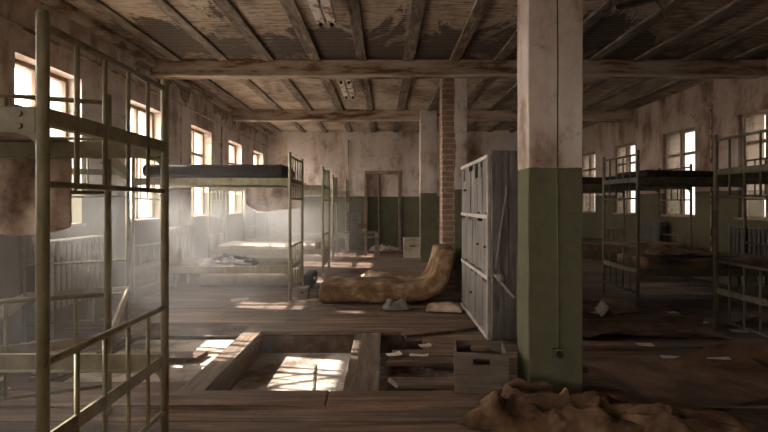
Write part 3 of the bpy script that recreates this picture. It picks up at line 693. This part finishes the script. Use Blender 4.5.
for pts in ([(-0.15, 0, 0), (-0.17, 0.01, -0.1), (-0.2, 0, -0.2), (-0.26, 0, -0.22)], [(0.2, 0, 0), (0.22, 0.02, -0.1), (0.27, -0.02, -0.2), (0.3, 0, -0.28)], [(0.0, 0, 0), (0.02, 0, -0.12), (0.06, 0.03, -0.2), (0.02, 0.03, -0.27)], [(-0.1, 0, -0.14), (-0.14, -0.03, -0.2), (-0.1, -0.05, -0.23)]):
    m = MB(); m.tube(pts, 0.008, 6); m.build('wire', M['wire'], t)

# ------------------------------------------------------------------ radiators and pipes
M['iron_shaded'] = simple('shaded_radiator_paint', [(0.3, (0.03, 0.02, 0.014)), (0.6, (0.07, 0.055, 0.042)), (0.8, (0.12, 0.10, 0.08))], 9, (1, 1, 0.6), 0.45, 0.15)  # shaded copy of the radiator paint for the right side, dimness in the colour
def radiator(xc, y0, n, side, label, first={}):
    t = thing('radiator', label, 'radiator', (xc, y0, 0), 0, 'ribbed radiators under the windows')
    sp = 0.078; IM = M['iron'] if side > 0 else M['iron_shaded']
    for i in range(n):
        y = i * sp
        if side not in first:
            m = MB(); m.box(-0.075, 0.075, -0.027, 0.027, 0.27, 0.88); m.bev(0.022, 3); s = m.build('section', IM, t, smooth=True); first[side] = s
        else:
            s = first[side].copy(); C.objects.link(s); s.parent = t
        s.location = (0, y, 0)
    for z in (0.34, 0.82):
        m = MB(); m.tube([(0, -0.12, z), (0, n * sp + 0.02, z)], 0.018, 8); m.build('pipe', IM, t)
    for y in (sp, (n - 2) * sp):
        m = MB(); m.box(-0.02, 0.02, y - 0.015, y + 0.015, 0.0, 0.28); m.build('foot', IM, t)
radiator(XL + 0.14, 4.36, 11, 1, 'grey ribbed radiator under the nearest left window behind the bare bunk')
radiator(XL + 0.14, 7.0 - 0.0, 9, 1, 'hazy ribbed radiator beyond the mid room bunk, at the left wall')
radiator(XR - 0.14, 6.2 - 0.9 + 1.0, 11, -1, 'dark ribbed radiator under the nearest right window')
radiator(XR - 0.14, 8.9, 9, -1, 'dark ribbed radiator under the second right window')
m = MB(); m.tube([(XL + 0.03, 0.0, 2.70), (XL + 0.03, YB - 0.05, 2.70)], 0.016, 8)
t = tag(m.build('wall_pipe', M['beam']), 'long pipe running high along the left wall above the windows', 'pipe')
m = MB(); m.tube([(XL + 0.03, 7.55, 0.05), (XL + 0.03, 7.55, 2.69)], 0.014, 8); m.build('riser', M['beam'], t)
m = MB(); m.tube([(XL + 0.03, 9.45, 0.05), (XL + 0.03, 9.45, 2.69)], 0.014, 8); m.build('riser', M['beam'], t)
m = MB(); m.tube([(XR - 0.03, 7.75, 0.05), (XR - 0.03, 7.75, 2.75)], 0.012, 8)
tag(m.build('wall_pipe', M['beam']), 'vertical pipe on the right wall between the two nearest windows', 'pipe')
m = MB(); m.tube([(-0.95, YB - 0.03, 0.05), (-0.95, YB - 0.03, 2.9)], 0.014, 8)
tag(m.build('wall_pipe', M['beam']), 'thin vertical pipe on the back wall left of the doorway', 'pipe')

# ------------------------------------------------------------------ linoleum and papers on the right
def lino(cx, cy, rx, ry, label, seed, rz=0.0, curl=0.1):
    def fn(u, v):
        a, b = u * 2 - 1, v * 2 - 1
        k = 1 + 0.16 * N((a * 1.5, b * 1.5, 0), 1, seed); x, y = a * rx * k, b * ry * (1 + 0.2 * N((a, b, 1), 1.3, seed + 5))
        e = max(abs(a), abs(b)); z = 0.010 + 0.014 * max(0, N((x, y, 0), 2.0, seed) + 0.1) + 0.03 * max(0, 1 - abs(N((x, y, 0), 2.6, seed + 2)) * 9) * max(0, N((x, y, 0), 1.5, seed + 3) + 0.2) + 0.01 * max(0, N((x, y, 0), 7, seed + 2))
        z += curl * max(0, e - 0.78) / 0.22 * max(0, N((a * 1.2, b * 1.2, 3), 1, seed + 7) + 0.12) * 2
        c, s = math.cos(rz), math.sin(rz)
        return Vector((cx + x * c - y * s, cy + x * s + y * c, z))
    return cloth('linoleum_sheet', fn, 70, 44, M['lino'], label, 'linoleum', 0.004, 'torn linoleum on the right floor', 1)
lino(2.35, 3.35, 0.95, 0.42, 'large curled brown linoleum sheet on the floor right of the rag heap', 1.3, 0.05, 0.09)
lino(3.55, 3.5, 0.7, 0.5, 'brown linoleum sheet with a torn upright edge at the lower right', 4.1, 0.35, 0.12)
lino(2.3, 4.75, 0.8, 0.35, 'dark brown curled linoleum right of the pillar before the right bunks', 6.6, -0.08, 0.10)
lino(2.1, 5.75, 0.7, 0.42, 'brown linoleum sheet at the foot of the second right bunk', 8.8, 0.1, 0.04)
lino(3.75, 5.2, 0.7, 0.3, 'buckled linoleum under the window between the two right bunks', 11.8, 0.1, 0.1)
lino(2.0, 7.2, 0.6, 0.5, 'far linoleum sheet in the aisle behind the green pillar', 12.2, 0.1, 0.1)
m = MB(); m.box(1.3, XR - 0.02, 4.12, 4.26, 0.001, 0.035); tonewood(m.bev(0.005).build('floor_batten', M['board']), 0.9)
tag(C.objects[-1] if False else bpy.data.objects['floor_batten'], 'long low wooden strip across the floor right of the pillar', 'strip')

def paper(px, py, sx_, sy_, rz, label, z=0.004, gx=None):
    y = EYE * 500 / (py - 204); 
    x = (px - 384) * y / 500
    def fn(u, v):
        a, b = (u - 0.5) * sx_, (v - 0.5) * sy_
        c, s = math.cos(rz), math.sin(rz)
        return Vector((x + a * c - b * s, y + a * s + b * c, z + 0.012 * max(0, N((a + x, b + y, 0), 9, 2)) + 0.03 * max(0, u - 0.75) * abs(math.sin(px))))
    return cloth('paper_scrap', fn, 8, 6, M['paper'], label, 'paper', 0.0012, 'paper scraps on the floor', 1)
paper(425, 349, 0.10, 0.085, 0.2, 'white paper scrap on the short plank nearest the lockers', 0.03)
paper(394, 358, 0.12, 0.08, 0.35, 'white paper scrap at the left end of the planks beside the floor hole', 0.03)
paper(419, 359, 0.15, 0.06, -0.1, 'torn white paper strip on the plank left of the crate', 0.03)
paper(645, 350, 0.13, 0.10, -0.1, 'paper scrap on the dark strip right of the green pillar', 0.045)
paper(675, 364, 0.2, 0.06, -0.1, 'narrow paper strip on the big linoleum sheet', 0.05)
paper(718, 366, 0.16, 0.07, -0.3, 'paper scrap between the two nearest linoleum sheets', 0.06)
paper(746, 358, 0.18, 0.07, 0.1, 'paper scrap near the right edge on torn linoleum', 0.06)
paper(702, 328, 0.12, 0.10, 0.2, 'paper scrap left of the nearest right bunk post', 0.05)
paper(739, 333, 0.14, 0.10, -0.4, 'paper scrap right of the nearest right bunk post', 0.02)
paper(672, 318, 0.12, 0.09, 0.1, 'paper scrap on the dark curled linoleum before the right bunk', 0.06)
paper(598, 317, 0.16, 0.10, 0.5, 'pale paper beside the folded white card near the pillar', 0.05)
paper(240, 300, 0.22, 0.2, 0.3, 'pale sheet on the sunlit floor before the mid room bunk', 0.004)
paper(314, 300, 0.16, 0.14, 0.9, 'white scrap at the foot of the mid room bunk posts', 0.004)
def card(u, v):
    a, b = (u - 0.5) * 0.16, (v - 0.5) * 0.2
    return Vector((2.33 + a + 0.05 * b, 5.25 + b, 0.03 + 0.10 * (1 - abs(2 * u - 1)) + 0.05 * v))
cloth('folded_card', card, 8, 4, M['paper'], 'folded white card standing up on the floor right of the green pillar', 'card', 0.002, None, 0)

# ------------------------------------------------------------------ small clutter down the aisle
def cardboard(name, x, y, z, lx, ly, h, mat, label, cat, rz=0.0):
    t = thing(name, label, cat, (x, y, z), rz); w = 0.012
    m = MB(); m.box(-lx / 2, lx / 2, -ly / 2, -ly / 2 + w, 0, h); m.box(-lx / 2, lx / 2, ly / 2 - w, ly / 2, 0, h); m.box(-lx / 2, -lx / 2 + w, -ly / 2 + w, ly / 2 - w, 0, h); m.box(lx / 2 - w, lx / 2, -ly / 2 + w, ly / 2 - w, 0, h); m.box(-lx / 2 + w, lx / 2 - w, -ly / 2 + w, ly / 2 - w, 0, w)
    m.build('body', mat, t)
    m = MB(); m.box(-lx / 2 - 0.004, lx / 2 + 0.004, -ly / 2 - 0.004, ly / 2 + 0.004, h, h + 0.02); m.bev(0.004).build('lid', mat, t)
    m = MB(); m.box(-lx * 0.15, lx * 0.15, -ly / 2 - 0.012, -ly / 2, h * 0.6, h * 0.6 + 0.03); m.build('handle', M['black'], t)
    return t
cardboard('storage_box', 0.64, 11.3, 0, 0.4, 0.35, 0.42, M['pale_cloth'], 'pale square box on the floor left of the farthest pillar', 'box')
cardboard('cabinet', -0.74, 12.6, 0.52, 0.34, 0.4, 0.45, M['grey_wood'], 'pale grey cabinet standing on the low table left of the doorway', 'cabinet')
cardboard('storage_box', -0.52, 12.35, 0.52, 0.2, 0.2, 0.17, M['brown_cloth'], 'small brown box on the low table before the grey cabinet', 'box')
cardboard('storage_box', -1.02, 6.35, 0, 0.13, 0.2, 0.13, M['crate_wood'], 'small wooden box between the foot posts of the mid room bunk', 'box')
t = thing('low_table', 'low dark table in front of the back wall, left of the doorway', 'table', (-0.52, 12.45, 0))
m = MB(); m.box(-0.45, 0.38, -0.3, 0.35, 0.48, 0.52); m.bev(0.006).build('tabletop', M['grey_wood'], t)
for a, b in ((-0.4, -0.25), (0.33, -0.25), (-0.4, 0.3), (0.33, 0.3)):
    m = MB(); m.box(a - 0.03, a + 0.03, b - 0.03, b + 0.03, 0, 0.48); m.bev(0.004).build('leg', M['pale_cloth'], t)
t = thing('stool', 'pinkish wooden stool standing before the low table', 'stool', (-0.3, 11.7, 0), 0.2)
m = MB(); m.box(-0.16, 0.16, -0.15, 0.15, 0.40, 0.435); m.bev(0.006).build('seat', M['crate_wood'], t)
for a in (-1, 1):
    for b in (-1, 1):
        m = MB(); m.tube([(a * 0.12, b * 0.11, 0.40), (a * 0.15, b * 0.14, 0)], 0.02, 8); m.build('leg', M['crate_wood'], t)
sweep_mattress('mattress', lin(-1.19, -0.97, 0.11), 7.1, 7.6, 0.2, M['dark_cloth'], 'dark folded mattress on the floor just behind the mid room bunk posts', 'mattress', 17, 0.015, 14, 22)
cs = []
for v_ in range(4):
    m = MB(); bmesh.ops.create_icosphere(m.bm, subdivisions=1, radius=1)
    for v in m.bm.verts: v.co = Vector((v.co.x * 0.022, v.co.y * 0.017, 0.008 + v.co.z * 0.009)) * (1 + 0.5 * N(v.co, 1.3, v_ * 3.1 + 1))
    cs.append(m.build('plaster_crumb', M['paper']))
for i in range(40):
    c = cs[i] if i < 4 else cs[i % 4].copy()
    if i >= 4: C.objects.link(c)
    c.location = (R.uniform(-2.95, -2.32), R.uniform(2.7, 4.0), 0.001); c.rotation_euler = (0, 0, R.uniform(0, 6)); k_ = R.uniform(0.5, 1.5); c.scale = (k_, k_, k_)
    tag(c, 'small white plaster crumb on the floor under the askew pale bunk', 'plaster', 'plaster crumbs under the askew bunk')
# suitcase, rubble in the doorway and along the aisle
heap('rubble_heap', 0.0, 12.85, 0.42, 0.3, 0.30, M['rubble'], 'pale plaster rubble heaped on the floor in front of the doorway', 'rubble', 15.0, nu=48, nv=20)
heap('cloth_bundle', -0.1, 8.3, 0.28, 0.2, 0.12, M['tan_cloth'], 'tan crumpled cloth on the aisle floor beyond the bent mattress', 'cloth', 21.0, nu=48, nv=20)
heap('blanket', 4.0, 6.3, 0.4, 0.22, 0.12, M['rag'], 'dark crumpled blanket on the right row lower bunk', 'blanket', 31.0, z0=0.565, nu=48, nv=20)

# ------------------------------------------------------------------ drifting dust
m = MB(); m.box(XL + 0.01, 3.4, 1.75, YB - 0.02, 0.02, ZC - 0.27)
hz = m.build('dust_haze', None) if False else None
m.bm.free() if False else None
hm = bpy.data.materials.new('dust_haze'); hm.use_nodes = True; t = hm.node_tree; t.nodes.clear()
o = t.nodes.new('ShaderNodeOutputMaterial'); vsn = t.nodes.new('ShaderNodeVolumeScatter'); vsn.inputs['Anisotropy'].default_value = 0.25
vsn.inputs['Color'].default_value = (0.96, 0.94, 0.92, 1)
geo = t.nodes.new('ShaderNodeNewGeometry'); sp = t.nodes.new('ShaderNodeSeparateXYZ'); t.links.new(geo.outputs['Position'], sp.inputs[0])
def mrange(src, a, b, c, d):
    x = t.nodes.new('ShaderNodeMapRange'); x.interpolation_type = 'SMOOTHSTEP'
    for k_, v_ in zip(('From Min', 'From Max', 'To Min', 'To Max'), (a, b, c, d)): x.inputs[k_].default_value = v_
    t.links.new(src, x.inputs['Value']); return x.outputs[0]
def mul(a, b):
    x = t.nodes.new('ShaderNodeMath'); x.operation = 'MULTIPLY'; t.links.new(a, x.inputs[0])
    if isinstance(b, float): x.inputs[1].default_value = b
    else: t.links.new(b, x.inputs[1])
    return x.outputs[0]
nz = t.nodes.new('ShaderNodeTexNoise'); nz.inputs['Scale'].default_value = 1.1; nz.inputs['Detail'].default_value = 4; nz.inputs['Distortion'].default_value = 0.8; t.links.new(geo.outputs['Position'], nz.inputs['Vector'])
dn = mul(mrange(sp.outputs['Y'], 1.8, 4.6, 0.45, 1.0), 1.0); dn = mul(dn, mul(mul(mrange(sp.outputs['X'], -2.2, -0.2, 1.0, 0.02), mrange(sp.outputs['Z'], 0.9, 1.75, 1.0, 0.06)), mrange(nz.outputs['Fac'], 0.35, 0.65, 0.25, 1.5)))
t.links.new(mul(dn, 0.115), vsn.inputs['Density']); t.links.new(vsn.outputs[0], o.inputs['Volume'])
hz = m.build('dust_haze', hm); hz['kind'] = 'stuff'; tag(hz, 'pale sunlit dust haze drifting through the left half of the room', 'haze')
